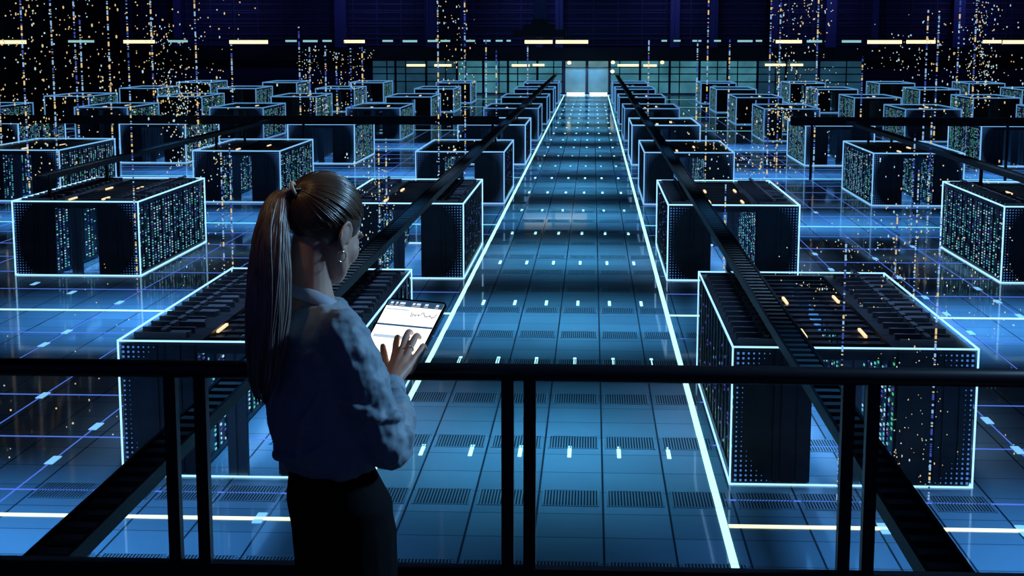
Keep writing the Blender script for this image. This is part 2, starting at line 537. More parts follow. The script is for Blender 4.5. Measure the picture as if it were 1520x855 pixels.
# violet grid lines with square nodes
ygrid = [23.1 + 3.25 * k for k in range(0, 26)]
xs_left = [-9.08, -10.94, -12.75]
xs_right = [7.43, 9.23, 11.05]
gi = {}
for k, y in enumerate(ygrid):
    if min(abs(y - q) for q in ys_cross) < 0.5:
        continue
    hw = 0.011 + 0.00035 * y
    for nm, x0, x1 in (('left', -46, -3.7), ('right', 2.1, 46)):
        o = MB().box(x0, y - hw * 1.5, 0, x1, y + hw * 1.5, 0.006).build('grid_line', M['grid'])
        tag(o, 'thin violet line across the floor %s of the aisle, %s from near end' % (nm, nth(k)), 'grid line', 'violet floor lines across')
bays = []
for j in range(4):
    bays.append(('left', j, [x - 9.75 * j for x in xs_left]))
    bays.append(('right', j, [x + 9.75 * j for x in xs_right]))
for nm, j, xs in bays:
    for q, x in enumerate(xs):
        ys_ = 17 + j * 14
        o = MB().box(x - 0.012 - 0.008 * j, ys_, 0, x + 0.012 + 0.008 * j, 185, 0.0055).build('grid_line', M['grid'])
        tag(o, 'thin violet lengthwise floor line, %s bay %s of the aisle, %s line outward' % (nth(j), nm, nth(q)), 'grid line', 'violet floor lines lengthwise')
nd = MB().box(-0.07, -0.24, 0, 0.07, 0.24, 0.012).mesh('node_marker', M['node'])
NODES = [(-9.08, 24.8), (-9.08, 27.1), (-10.94, 29.5), (-10.94, 31.7), (-9.08, 38.7), (-10.94, 41.2), (-12.75, 34.6), (-12.75, 36.2), (-9.08, 33.9), (-4.9, 21.83), (-5.4, 19.4), (-10.94, 44.4), (-12.75, 40.4), (-9.08, 45.6),
         (7.43, 28.4), (7.43, 26.3), (4.3, 21.8), (6.3, 21.8), (9.23, 39.8), (9.23, 42.4), (9.23, 46.0), (11.05, 39.6), (11.05, 44), (11.05, 41.8), (9.23, 50), (11.05, 53), (7.43, 47.5), (7.43, 51),
         (9.23, 37.2), (11.05, 36.2), (7.43, 61.5), (9.23, 63.5), (-14.6, 42.0), (-10.94, 62), (-9.08, 64), (-16.2, 43.5)]
for k, (x, y) in enumerate(NODES):
    o = inst('node_marker', nd, None, (x, y, 0.0))
    tag(o, 'glowing floor square, %s from the near end among those %s of the aisle' % (nth(sum(1 for q in NODES if (q[0] < 0) == (x < 0) and (q[1], q[0]) < (y, x))), 'left' if x < 0 else 'right'), 'floor marker', 'glowing floor squares')

# floor vents
vb = MB()
W2, D2 = 0.44, 0.42
for a in ((-W2, -D2, W2, -D2 + 0.03), (-W2, D2 - 0.03, W2, D2), (-W2, -D2, -W2 + 0.03, D2), (W2 - 0.03, -D2, W2, D2)):
    vb.box(a[0], a[1], 0, a[2], a[3], 0.012, 0)
for i in range(17):
    x = -W2 + 0.06 + i * (2 * W2 - 0.12) / 16
    vb.box(x - 0.012, -D2 + 0.03, 0, x + 0.012, D2 - 0.03, 0.01, 0)
ve = vb.mesh('floor_vent', [M['vent']])
vd = MB().box(-W2 + 0.03, -D2 + 0.03, 0, W2 - 0.03, D2 - 0.03, 0.004).mesh('slot_shade', M['ventshade'])  # dark sheet under the bars stands in for shade in the slots
n_v = 0
for k in range(27):
    y = 19.72 + 3.35 * k
    cols_ = [(-3.285 + j, 'central aisle', j) for j in range(6)]
    if k < 2 or 4 <= k < 6:
        cols_ += [(-4.285 - j, 'left cross aisle', j) for j in range(5)]
        cols_ += [(2.715 + j, 'right cross aisle', j) for j in range(4)]
    if k < 4:
        cols_ += [(-5.2 if k > 1 else -99, 'near left enclosure', 0), (4.15 if k > 1 else 99, 'near right enclosure', 0)]
    for x, where, j in cols_:
        if not inview(x, y, 0, 0, 0):
            continue
        o = inst('floor_vent', ve, None, (x, y, 0))
        tag(o, 'slotted vent in %s, %s row from the near end, %s in its row' % (where, nth(k), nth(j)), 'floor vent', 'slotted floor vents')
        inst('slot_shade', vd, o)
        n_v += 1

# ------------------------------------------------------------------ server enclosures
PW, PD, PH = 3.83, 7.95, 2.25
CW = 1.24      # depth of one cabinet bank


def led_mesh(seed, length, h, dim):
    """lights on the outer face of cabinets, in plane x=0, y 0..length"""
    rnd = random.Random(seed)
    mb = MB()
    ncol = max(2, int(length / 0.26))
    for c in range(ncol):
        y = (c + 0.5) * length / ncol
        kind = rnd.random()
        dens = 0.78 if not dim else 0.25
        if rnd.random() < 0.14:
            dens *= 0.3
        for r_ in range(24):
            z = 0.16 + r_ * (h - 0.3) / 24
            if rnd.random() > dens:
                continue
            q = rnd.random()
            if dim:
                mi = 3 if q < 0.75 else 0
            else:
                mi = 2 if (kind < 0.16 and q < 0.6) else (1 if q < 0.24 else (0 if q < 0.72 else 3))
            wy = 0.045 if rnd.random() < 0.75 else 0.02
            wz = 0.018
            mb.box(-0.012, y - wy, z - wz, 0.0, y + wy, z + wz, mi)
    return mb.mesh('status_lights', [M['ledt'], M['ledw'], M['ledg'], M['ledv']])


def dot_mesh(flip, th=1.0):
    mb = MB()
    rows = 27
    for i in range(12):
        for j in range(rows):
            t = abs(j - (rows - 1) / 2) / ((rows - 1) / 2)
            lim = 1.2 + 5.6 * t ** 3.0
            if i > lim:
                continue
            s_ = 0.019 * (1 - 0.8 * i / (lim + 0.1)) * th * (0.4 + 0.6 * t)
            x = 0.085 + i * 0.083
            z = 0.08 + j * (PH - 0.18) / (rows - 1)
            x = x if not flip else -x
            mb.box(x - s_, -0.012, z - s_, x + s_, 0.0, z + s_)
    return mb.mesh('dot_matrix', M['dots'])


dotL, dotR = dot_mesh(False), dot_mesh(True)


def cab_mesh(length):
    """one cabinet: carcass with door bays, rails and louvre slots on both long faces"""
    mb = MB()
    mb.box(0.03, 0.008, 0.04, CW - 0.03, length - 0.008, PH - 0.05)
    n_ = max(1, round(length / 0.66))
    for i in range(n_ + 1):
        y = i * length / n_
        for x in (0.0, CW - 0.03):
            mb.box(x, max(0.004, y - 0.03), 0.04, x + 0.03, min(length - 0.004, y + 0.03), PH - 0.05)
    for x in (0.0, CW - 0.03):
        mb.box(x, 0.01, 0.04, x + 0.03, length - 0.01, 0.12)
        mb.box(x, 0.01, PH - 0.14, x + 0.03, length - 0.01, PH - 0.05)
    mb.box(0.05, 0.03, 0, CW - 0.05, length - 0.03, 0.04)
    return mb.mesh('cabinet', M['cab'])


def end_mesh():
    """end panel of a bank with vertical grooves between its leaves"""
    mb = MB()
    xs = [0.04, 0.60, 0.64, 0.72, 0.76, 0.98, 1.01, CW - 0.02]
    for a, b_ in zip(xs[::2], xs[1::2]):
        mb.box(a, 0, 0.05, b_, 0.035, PH - 0.06)
    mb.box(0.04, 0.028, 0.05, CW - 0.02, 0.05, PH - 0.06)
    return mb.mesh('end_panel', M['cab'])


endp = end_mesh()
NEARN = 6
cab_near = cab_mesh((PD - 0.1) / NEARN)
cab_far = cab_mesh(PD - 0.1)
led_near = {d: [led_mesh(s_, (PD - 0.1) / NEARN - 0.1, PH, d) for s_ in range(5)] for d in (True, False)}
led_far = {d: [led_mesh(s_ + 50, PD - 0.3, PH, d) for s_ in range(3)] for d in (True, False)}
# roof gear
tg = MB()   # cable gear blocks on top of a cabinet bank (near pods)
rg = random.Random(3)
for i in range(15):
    y = 0.35 + i * 0.5
    tg.box(0.10, y, 0, 0.92 + 0.18 * rg.random(), y + 0.05, 0.10)
    tg.box(0.14, y + 0.05, 0, 0.30, y + 0.28, 0.06)
    tg.box(0.52, y + 0.1, 0, 0.60, y + 0.45, 0.14)
    if rg.random() < 0.6:
        tg.box(0.66, y + 0.12, 0, 0.98, y + 0.3, 0.09)
topgear = tg.mesh('cable_gear', M['cabtop'])
gb = MB()
for i in range(15):
    y = 0.4 + i * 0.51
    gb.box(CW, y, PH - 0.16, PW - CW, y + 0.09, PH - 0.11)
for x in (CW, PW / 2 - 0.5, PW / 2 + 0.02, PW - CW - 0.06):
    gb.box(x, 0.05, PH - 0.2, x + (0.34 if x > CW and x < PW / 2 + 0.3 and x > PW / 2 else 0.06), PD - 0.05, PH - 0.16)
grating = gb.mesh('roof_grating', M['cab'])
am = MB().box(-0.022, -0.34, 0, 0.022, 0.34, 0.04).mesh('roof_lamp', M['amber'])
pm = MB().box(-0.16, 0.0, 0, -0.02, 0.12, PH - 0.18).box(0.02, 0.0, 0, 0.16, 0.12, PH - 0.18).box(-0.02, 0.03, 0, 0.02, 0.09, PH - 0.18).mesh('door_post', M['cabgrey'])
lm = MB().box(CW - 0.02, 0, PH - 0.2, PW - CW + 0.02, 0.10, PH - 0.05).box(CW, 0.1, PH - 0.22, PW - CW, 0.16, PH - 0.1).mesh('lintel', M['cab'])
il = MB().box(CW + 0.08, 0, -0.02, CW + 0.42, PD - 0.8, 0).box(PW - CW - 0.42, 0, -0.02, PW - CW - 0.08, PD - 0.8, 0).mesh('inner_lamp', M['inner'])
ils = MB().box(CW + 0.06, -0.02, 0, CW + 0.44, PD - 0.78, 0.03).box(PW - CW - 0.44, -0.02, 0, PW - CW - 0.06, PD - 0.78, 0.03).mesh('lamp_housing', M['cab'])
base_me = MB().box(0.02, 0.0, 0, PW - 0.02, 0.06, 0.05).mesh('sill', M['cab'])
glz = MB().box(0, 0.0, 0.08, 0.02, 1.9, PH - 0.5).mesh('glass_leaf', M['cabgrey'])

edge_cache = {}


def edges_for(k):
    if k in edge_cache:
        return edge_cache[k]
    t = 0.013 + 0.0055 * k
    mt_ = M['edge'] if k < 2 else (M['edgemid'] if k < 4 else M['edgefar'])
    e = {}
    e['x'] = MB().box(-t, -t, -t, PW + t, t, t).mesh('edge_light', mt_)
    e['y'] = MB().box(-t, t, -t, t, PD - t, t).mesh('edge_light', mt_)
    e['z'] = MB().box(-t, -t, t, t, t, PH - t * 2).mesh('edge_light', mt_)
    e['c'] = MB().box(-t * 1.6, -t * 1.8, -t * 1.6, t * 22, t * 0.4, t * 1.6).mesh('corner_light', mt_)
    e['t'] = t
    edge_cache[k] = e
    return e


def col_x():
    out = []
    for j in range(5):
        out.append(('right', j, 2.25 + 9.72 * j))
        out.append(('left', j, -3.78 - PW - 9.75 * j))
    return out


npod = 0
POD_LED = random.Random(11)
for k in range(8):
    y0 = 23.95 + 21.1 * k
    for side, j, x0 in col_x():
        if x0 + PW < -46 or x0 > 46:
            continue
        if not (inview(x0, y0, PH, 260, 60) or inview(x0 + PW, y0 + PD, PH, 260, 60)):
            continue
        npod += 1
        near = k <= 2
        r = thing('server_enclosure', (x0, y0, 0),
                  'blue-outlined black server enclosure, %s row from the near end, %s column %s of aisle' % (nth(k), nth(j), side),
                  'server enclosure', 'server enclosures in the hall')
        e = edges_for(k)
        t = e['t']
        # outline
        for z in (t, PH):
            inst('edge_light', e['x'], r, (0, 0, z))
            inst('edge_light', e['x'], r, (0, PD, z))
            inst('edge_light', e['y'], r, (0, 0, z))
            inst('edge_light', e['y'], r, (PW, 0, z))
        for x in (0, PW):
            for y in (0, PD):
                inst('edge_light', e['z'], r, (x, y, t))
        # banks
        for bx in (0, 1):
            xo = 0.03 if bx == 0 else PW - 0.03 - CW
            outer_x = xo - 0.001 + 0.0 if bx == 0 else xo + CW + 0.001
            visible_face = (side == 'right' and bx == 0) or (side == 'left' and bx == 1)
            inner_face = not visible_face
            dim = j == 0
            if near:
                L_ = (PD - 0.1) / NEARN
                for c in range(NEARN):
                    cb = inst('cabinet', cab_near, r, (xo, 0.05 + c * L_, 0))
                    if visible_face:
                        lo = inst('status_lights', POD_LED.choice(led_near[dim]), cb, (0.022 if bx == 0 else CW - 0.010, 0.05, 0))
                    else:
                        lo = inst('status_lights', POD_LED.choice(led_near[False]), cb, (CW - 0.010 if bx == 0 else 0.022, 0.05, 0))
            else:
                cb = inst('cabinet', cab_far, r, (xo, 0.05, 0))
                if visible_face:
                    inst('status_lights', POD_LED.choice(led_far[dim]), cb, (0.022 if bx == 0 else CW - 0.010, 0.1, 0))
            inst('end_panel', endp, r, (xo, 0.0, 0))
            if k < 2:
                inst('cable_gear', topgear, r, (xo + (0 if bx == 0 else 0.05), 0.1, PH - 0.05))
        if k < 5:
            inst('dot_matrix', dotL, r, (0, -0.003, 0))['kind'] = 'stuff'
            inst('dot_matrix', dotR, r, (PW, -0.003, 0))['kind'] = 'stuff'
        inst('lintel', lm, r, (0, 0.03, 0))
        inst('lintel', lm, r, (0, PD - 0.16, 0))
        inst('door_post', pm, r, (PW / 2 - 0.02, 0.04, 0))
        inst('roof_grating', grating, r)
        if k < 4:
            inst('door_post', pm, r, (PW / 2 + 0.2, PD - 0.2, 0))
            hs = inst('lamp_housing', ils, r, (0, 0.4, PH - 0.19))
            inst('inner_lamp', il, hs, (0, 0, 0))
            area('inner_aisle_lamp', (x0 + PW / 2, y0 + 4.0, PH - 0.25), 0.9, 6.8, (75 if k < 2 else 50), (0.10, 0.44, 1.0), 110)
        if k < 6:
            lamps = ((1.32, 1.6), (2.32, 1.7), (1.42, 4.9), (2.4, 5.1)) if k < 2 else ((1.5, 2.2), (2.4, 4.6))
            sc_ = 1 + 0.35 * k
            for (lx, ly) in lamps[: 4 if k < 3 else 2]:
                lo = inst('roof_lamp', am, r, (lx, ly, PH - 0.10))
                lo.scale = (sc_, 1, sc_ ** 0.5)
                if k >= 3:
                    lo.scale = (3.0, 1, 2.0)

# ------------------------------------------------------------------ overhead cable trays on posts
def cable_tray(x, y0, y1, z, label, pods_x, zp=PH):
    r = thing('cable_tray', (x, y0, z), label, 'cable tray', 'overhead cable trays')
    L_ = y1 - y0
    MB().box(-0.20, 0, -0.10, -0.16, L_, 0.06).box(0.16, 0, -0.10, 0.20, L_, 0.06).box(-0.16, 0, -0.10, 0.16, L_, -0.08).build('side_rails', M['tray'], r)
    rb = MB()
    y = 0.0
    while y < L_:
        rb.box(-0.16, y, -0.02, 0.16, y + 0.16, 0.03)
        y += 0.36
    rb.build('rungs', M['trayl'], r)['kind'] = 'stuff'
    for k in range(8):
        yy = 23.95 + 21.1 * k
        for d in (1.0, 6.6):
            if y0 < yy + d < y1:
                MB().box(-0.05, yy + d - y0 - 0.05, zp - z - 0.03, 0.05, yy + d - y0 + 0.05, -0.10).build('support_post', M['tray'], r)
    return r


cable_tray(-4.56, 8.0, 190, 2.7, 'long dark cable tray above the enclosures left of the central aisle', 0)
cable_tray(2.95, 8.0, 190, 2.7, 'long dark cable tray above the enclosures right of the central aisle', 0)
cable_tray(-16.55, 45.5, 78, 2.95, 'dark cable tray above the second column of enclosures left of the aisle', 0)
cable_tray(12.9, 45.5, 78, 2.95, 'dark cable tray above the second column of enclosures right of the aisle', 0)
for x0, x1, lb in ((-45, -4.75, 'dark cross tray running sideways over the hall left of the aisle'), (10.0, 45, 'dark cross tray running sideways over the hall right of the aisle')):
    r = thing('cross_tray', (x0, 78.4, 2.75), lb, 'cable tray', 'cross trays')
    MB().box(0, -0.25, 0, x1 - x0, -0.19, 0.42).box(0, 0.19, 0, x1 - x0, 0.25, 0.42).box(0, -0.19, 0, x1 - x0, 0.19, 0.05).build('side_rails', M['tray'], r)
    x = 1.0
    while x < x1 - x0:
        MB().box(x, -0.06, -2.75, x + 0.12, 0.06, 0).build('support_post', M['tray'], r)
        x += 9.72

# ------------------------------------------------------------------ vertical streams of light and sparks
def in_pod(x, y, z=0.0, g=0.15):
    if z > PH + 0.1:
        return False
    if not any(23.95 + 21.1 * k - g < y < 23.95 + 21.1 * k + PD + g for k in range(8)):
        return False
    return any(a - g < x < a + PW + g for _, _, a in col_x())


STREAMS = [(-23.12, 62, 0, 13), (-27.32, 70, 0, 13), (-19.78, 56, 0, 13), (-27.03, 80, 0, 13), (-28.4, 90, 0, 13), (-15.14, 50, 0, 13), (-28.7, 100, 0, 13), (-20.13, 78, 0, 13), (-43.44, 130, 0, 9),
           (-32.86, 140, 0, 7), (-22.83, 120, 0, 8), (-23.86, 130, 0, 6.5), (-22.52, 130, 0, 6.5), (-19.93, 120, 0, 6), (-17.24, 110, 0, 6.4), (-17.9, 120, 0, 6.5), (-5.69, 57, 0, 13),
           (-5.44, 66, 0, 11), (-5.85, 42, 0, 4.2), (-5.78, 43, 0, 4.3), (-7.56, 110, 0, 7), (-5.59, 90, 0, 6.4), (-5.02, 120, 0, 6.5), (-11.21, 46, 0, 4.0), (-11.18, 47, 0, 4.1),
           (6.7, 100, 0, 7), (4.63, 63, 0, 9), (7.92, 70, 0, 10), (10.49, 88, 0, 10), (13.15, 92, 0, 12), (16.33, 95, 0, 6), (21.19, 100, 0, 9), (24.07, 110, 0, 9), (30.12, 130, 0, 11),
           (29.04, 120, 0, 11), (3.84, 23.2, 0.0, 4.1), (5.26, 23.3, 0, 4.4), (11.79, 57, 0, 3.6), (8.2, 39, 0, 3.8), (12.59, 58, 0, 4.0), (3.91, 45, 0, 2.9), (7.12, 36, 0, 3), (3.95, 110, 0, 7),
           (11.37, 130, 0, 7)]
rs = random.Random(5)
for i, (x, y, z0, z1) in enumerate(STREAMS):
    q = 1.0
    while in_pod(x * q, y * q):
        q -= 0.01
    STREAMS[i] = (x * q, y * q, z0, 7.05 + (z1 - 7.05) * q if z1 < 7 else z1)
for k, (x, y, z0, z1) in enumerate(sorted(STREAMS, key=lambda p: p[0] / p[1])):
    th = max(0.013, y * 0.00042)
    mb = MB()
    z = z0
    while z < z1:
        ln = rs.choice((1.2, 1.2, 2, 4, 7)) * th
        q = rs.random()
        mi = 0 if q < 0.45 else (1 if q < 0.72 else 2)
        mb.box(-th, -th, z, th, th, min(z + ln, z1), mi)
        z += ln + th * rs.choice((1.5, 2, 3, 5))
    o = mb.build('light_stream', [M['streamb'], M['gold'], M['streamv']], loc=(x, y, 0))
    tag(o, '%s vertical dotted stream of light from the left, rising from the floor' % nth(k), 'light stream', 'vertical streams of light')

#        x0   x1    y0  y1  z0  z1   n   size gold
CLOUDS = [(-28.0, -23.2, 63, 74, 0.3, 13, 320, 0.050, 0.7, 'gold sparks floating between the two leftmost streams'),
          (-28.5, -20.0, 74, 90, 2, 12, 300, 0.060, 0.7, 'gold sparks floating above the far left enclosures'),
          (-21.8, -19.4, 54, 62, 0.5, 9, 130, 0.045, 0.75, 'gold sparks around the tall left stream'),
          (-22.3, -19.6, 76, 84, 0.4, 5.6, 260, 0.050, 0.5, 'pale sparks packed between the streams left of the ponytail'),
          (-29.5, -26.0, 98, 104, 2, 8, 160, 0.06, 0.4, 'dim sparks high on the left between two streams'),
          (-24.0, -22.4, 125, 131, 1, 6.2, 130, 0.06, 0.35, 'dim narrow shaft of sparks above the far left rows'),
          (-19.9, -17.2, 112, 121, 1, 6.3, 130, 0.06, 0.35, 'dim sparks right of the narrow far left shaft'),
          (-6.0, -4.9, 57, 66, 0.4, 9, 170, 0.038, 0.7, 'gold sparks in the shaft left of the doorway'),
          (-6.9, -5.5, 38, 44, 0.2, 3.9, 230, 0.028, 0.4, 'pale sparks in the shaft right of the woman\'s head'),
          (-11.5, -10.9, 44, 47, 0.2, 3.8, 60, 0.03, 0.5, 'sparks beside the dotted pair left of her hair'),
          (4.0, 8.4, 62, 72, 0.3, 4.4, 200, 0.045, 0.5, 'sparks over the third and fourth rows right of the aisle'),
          (10.3, 13.4, 86, 92, 1.5, 11, 330, 0.055, 0.6, 'gold sparks packed in the tall shaft right of the doorway'),
          (21.3, 31.0, 100, 125, 1, 9, 260, 0.07, 0.4, 'dim sparks high on the right'),
          (31.0, 32.4, 126, 131, 2, 11, 200, 0.07, 0.4, 'dim shaft of sparks at the upper right'),
          (4.25, 5.5, 23.1, 23.7, 0.1, 2.35, 120, 0.014, 0.75, 'gold sparks over the front of the near right enclosure'),
          (3.6, 6.0, 24.2, 31.5, 2.42, 3.0, 90, 0.016, 0.75, 'gold sparks over the roof of the near right enclosure'),
          (6.4, 11.6, 32, 44, 0.3, 2.6, 190, 0.024, 0.6, 'gold sparks floating in the bay right of the near enclosure'),
          (9.8, 16.2, 50, 60, 0.2, 3.2, 170, 0.035, 0.5, 'sparks in front of the third row of the second right column'),
          (-13.3, -8.0, 27, 44, 0.1, 1.1, 60, 0.020, 0.7, 'few sparks low in the bay left of the near enclosure'),
          (6.3, 8.2, 23, 29, 0.1, 1.3, 12, 0.022, 0.9, 'few orange sparks low right of the near right enclosure'),
          (-9.5, -7.7, 22, 28, 0.1, 1.4, 12, 0.022, 0.9, 'few orange sparks low left of the near left enclosure')]
for c in CLOUDS:
    mb = MB()
    anc = [(rs.uniform(c[0], c[1]), rs.uniform(c[2], c[3]), rs.uniform(c[4], c[5])) for _ in range(9)]
    for i in range(c[6]):
        if rs.random() < 0.35:
            a = rs.choice(anc)
            dx, dz = (c[1] - c[0]) * 0.12, (c[5] - c[4]) * 0.06
            x, y, z = a[0] + rs.gauss(0, dx), a[1] + rs.uniform(-.5, .5), max(c[4], a[2] + rs.gauss(0, dz))
        else:
            x, y, z = rs.uniform(c[0], c[1]), rs.uniform(c[2], c[3]), rs.uniform(c[4], c[5])
        if in_pod(x, y, z):
            continue
        s_ = c[7] * rs.uniform(0.35, 0.85)
        hz = s_ * rs.choice((1, 1, 1, 1.8))
        mb.ell((x, y, z), (s_, s_, hz), seg=5, rings=4, mi=0 if rs.random() < c[8] else 1)
    o = mb.build('sparks', [M['gold'], M['sparkw']])
    tag(o, c[9], 'sparks', None, 'stuff')

# ------------------------------------------------------------------ mezzanine and its railing
DK = 5.07
struct(MB().box(-4, -4, DK - 0.25, 4, 4.2, DK).build('trim_2', M['deck']))
r = thing('guard_rail', (0, 4.05, DK), 'black tubular guard rail across the foreground with paired posts', 'railing')
MB().tube([(-4, 0, 1.092), (4, 0, 1.092)], 0.0245, 20).build('top_rail', M['rail'], r, True)
MB().box(-4, -0.02, 0.50, 4, 0.02, 0.545).build('lower_rail', M['rail'], r)
for x in (-2.115, -2.045, -1.145, -1.062, -0.222, -0.162, 0.690, 0.755, 1.60, 1.67):
    MB().box(x - 0.0165, -0.018, 0, x + 0.0165, 0.018, 1.085).build('post', M['rail'], r)

# added warm lamp over the mezzanine, above the frame: gilds the crown of her hair
r = thing('hair_light', (-1.15, 2.9, 8.6), 'small warm lamp added out of view behind the woman to gild her hair', 'lamp')
MB().tube([(0, 0, 0.0), (0, 0, 0.14)], [0.12, 0.05], 20).build('lamp_shade', M['black'], r, True)
MB().tube([(0, 0, 0.14), (0, 0, CEIL - 8.6)], 0.008, 6).build('cord', M['black'], r)
ml = bpy.data.lights.new('hair_light_bulb', 'SPOT')
ml.energy = 20
ml.color = (1.0, 0.62, 0.30)
ml.spot_size = math.radians(13)
ml.spot_blend = 0.6
ml.shadow_soft_size = 0.06
mo = bpy.data.objects.new('hair_light_bulb', ml)
mo.location = (-1.15, 2.9, 8.56)
mo.rotation_euler = (Vector((-0.63, 3.42, 6.76)) - mo.location).to_track_quat('-Z', 'Y').to_euler()
C.objects.link(mo)

#PERSON#
# ------------------------------------------------------------------ the tablet
TC = Vector((-0.492, 3.879, 6.292))
TR_ = Vector((0.92028, -0.39126, 0))
TF = Vector((0.30741, 0.72305, 0.61863))
TN = TR_.cross(TF)
tb = thing('tablet', TC, 'bright white tablet with a chart on its screen held in the woman\'s hands', 'tablet')
tm = Matrix((TR_, TF, TN)).transposed().to_4x4()
tm.translation = TC
tb.matrix_world = tm


def rounded(w_, h_, z0, z1, rad, seg=6):
    mb = MB()
    pts = []
    for cx, cy, a0 in ((w_ / 2 - rad, h_ / 2 - rad, 0), (-w_ / 2 + rad, h_ / 2 - rad, 90), (-w_ / 2 + rad, -h_ / 2 + rad, 180), (w_ / 2 - rad, -h_ / 2 + rad, 270)):
        for i in range(seg + 1):
            a = math.radians(a0 + 90 * i / seg)
            pts.append((cx + rad * math.cos(a), cy + rad * math.sin(a)))
    n_ = len(pts)
    mb.v = [(x, y, z0) for x, y in pts] + [(x, y, z1) for x, y in pts]
    mb.f = [tuple(reversed(range(n_))), tuple(range(n_, 2 * n_))] + [(i, (i + 1) % n_, n_ + (i + 1) % n_, n_ + i) for i in range(n_)]
    mb.mi = [0] * len(mb.f)
    return mb


M['scr'] = mat('screen_white', (0.05, 0.05, 0.05), 0.3, emit=(1.0, 0.93, 0.84), es=1.5)
M['scr2'] = mat('screen_header_blue', (0.02, 0.03, 0.05), 0.3, emit=(0.03, 0.08, 0.16), es=1.0)
M['scr3'] = mat('screen_pale_blue', (0.05, 0.05, 0.05), 0.3, emit=(0.50, 0.66, 0.82), es=1.0)
M['scr4'] = mat('screen_icons', (0.05, 0.05, 0.05), 0.3, emit=(0.7, 0.85, 1.0), es=1.0)
M['scr5'] = mat('screen_grey_line', (0.05, 0.05, 0.05), 0.3, emit=(0.30, 0.33, 0.38), es=1.0)
rounded(0.176, 0.251, -0.0045, 0.0030, 0.012).build('tablet_body', M['black'], tb)
sc_o = rounded(0.166, 0.238, 0.0030, 0.0034, 0.004).build('screen', M['scr'], tb)
sm = MB().box(-0.083, 0.098, 0.0034, 0.083, 0.119, 0.0037)
sm.build('header_bar', M['scr2'], sc_o)
sm = MB()
for (x, w_) in ((-0.070, 0.004), (-0.055, 0.003), (-0.041, 0.005), (-0.033, 0.003), (-0.004, 0.004), (0.010, 0.006), (0.034, 0.005), (0.066, 0.004)):
    sm.box(x - w_, 0.106, 0.0037, x + w_, 0.113, 0.0039)
    sm.box(x - w_ * 1.3, 0.101, 0.0037, x + w_ * 1.3, 0.1025, 0.0039)
o = sm.build('icons', M['scr4'], sc_o)
MB().box(-0.083, 0.030, 0.0034, 0.083, 0.036, 0.0037).build('divider_bar', mat('divider_blue', (0.02, 0.04, 0.08), 0.4, emit=(0.02, 0.10, 0.22), es=1.0), sc_o)
MB().box(-0.078, 0.085, 0.0034, -0.01, 0.089, 0.0037).box(-0.075, -0.012, 0.0034, 0.02, -0.002, 0.0037).build('text_band', M['scr3'], sc_o)
sm = MB()
pr = None
rr_ = random.Random(2)
for i in range(34):
    x = 0.0 + i * 0.0023
    y = 0.073 + rr_.uniform(-0.006, 0.006) - 0.003 * math.sin(i * .3)
    if pr:
        sm.box(min(pr[0], x), min(pr[1], y), 0.0034, max(pr[0], x) + 0.0003, max(pr[1], y) + 0.0012, 0.0037)
    pr = (x, y)
sm.build('chart_line', M['scr5'], sc_o)

# ------------------------------------------------------------------ the woman at the rail
RO = Vector((-0.585, 3.42, DK))
per = thing('person', RO, 'woman with long ponytail and blue shirt, seen from behind, tapping a tablet', 'person')


def L(x, y, z):
    """world x, y and height over the walkway -> person space"""
    return Vector((x - RO.x, y - RO.y, z))


A_T = math.radians(52)
TX = Vector((math.cos(A_T), -math.sin(A_T), 0))     # her right
TY = Vector((math.sin(A_T), math.cos(A_T), 0))      # her front


def chain(mb, pts, rads, seg=14):
    """smooth limb: rounded ends, radii interpolated along a Catmull-Rom path"""
    P_ = [Vector(p) for p in pts]
    out, rr = [], []
    n_ = len(P_)
    for i in range(n_ - 1):
        p0, p1, p2, p3 = P_[max(i - 1, 0)], P_[i], P_[i + 1], P_[min(i + 2, n_ - 1)]
        for k in range(6):
            t = k / 6
            out.append(0.5 * ((2 * p1) + (p2 - p0) * t + (2 * p0 - 5 * p1 + 4 * p2 - p3) * t * t + (3 * p1 - p0 - 3 * p2 + p3) * t ** 3))
            rr.append(rads[i] + (rads[i + 1] - rads[i]) * (t * t * (3 - 2 * t)))
    out.append(P_[-1])
    rr.append(rads[-1])
    mb.tube(out, rr, seg)
    mb.ell(P_[0], (rads[0],) * 3, seg=seg, rings=8)
    mb.ell(P_[-1], (rads[-1],) * 3, seg=seg, rings=8)
    return mb


def loft(mb, secs, seg=40):
    """secs: (centre, half width along her right, half depth along her front)"""
    rings = []
    for c, a, b_ in secs:
        ring = []
        for j in range(seg):
            th = 2 * PI * j / seg
            p = Vector(c) + TX * a * math.cos(th) + TY * b_ * math.sin(th)
            ring.append(len(mb.v))
            mb.v.append(tuple(p))
        rings.append(ring)
    for k in range(len(rings) - 1):
        for j in range(seg):
            mb.f.append((rings[k][j], rings[k][(j + 1) % seg], rings[k + 1][(j + 1) % seg], rings[k + 1][j]))
            mb.mi.append(0)
    mb.f.append(tuple(reversed(rings[0])))
    mb.f.append(tuple(rings[-1]))
    mb.mi += [0, 0]
    return mb


def remesh(o, vox, smooth=3, fac=0.5):
    md = o.modifiers.new('remesh', 'REMESH')
    md.mode = 'VOXEL'
    md.voxel_size = vox
    md.use_smooth_shade = True
    if smooth:
        s_ = o.modifiers.new('smooth', 'SMOOTH')
        s_.iterations = smooth
        s_.factor = fac


# head frame
A_H, P_H = math.radians(37), math.radians(26)
HX = Vector((math.cos(A_H), -math.sin(A_H), 0))
HY = Vector((math.sin(A_H) * math.cos(P_H), math.cos(A_H) * math.cos(P_H), -math.sin(P_H)))
HZ = HX.cross(HY)
HR = Matrix((HX, HY, HZ)).transposed()
HC = L(-0.604, 3.435, 1.555)


def Hd(x, y, z):
    return HC + HR @ Vector((x, y, z))


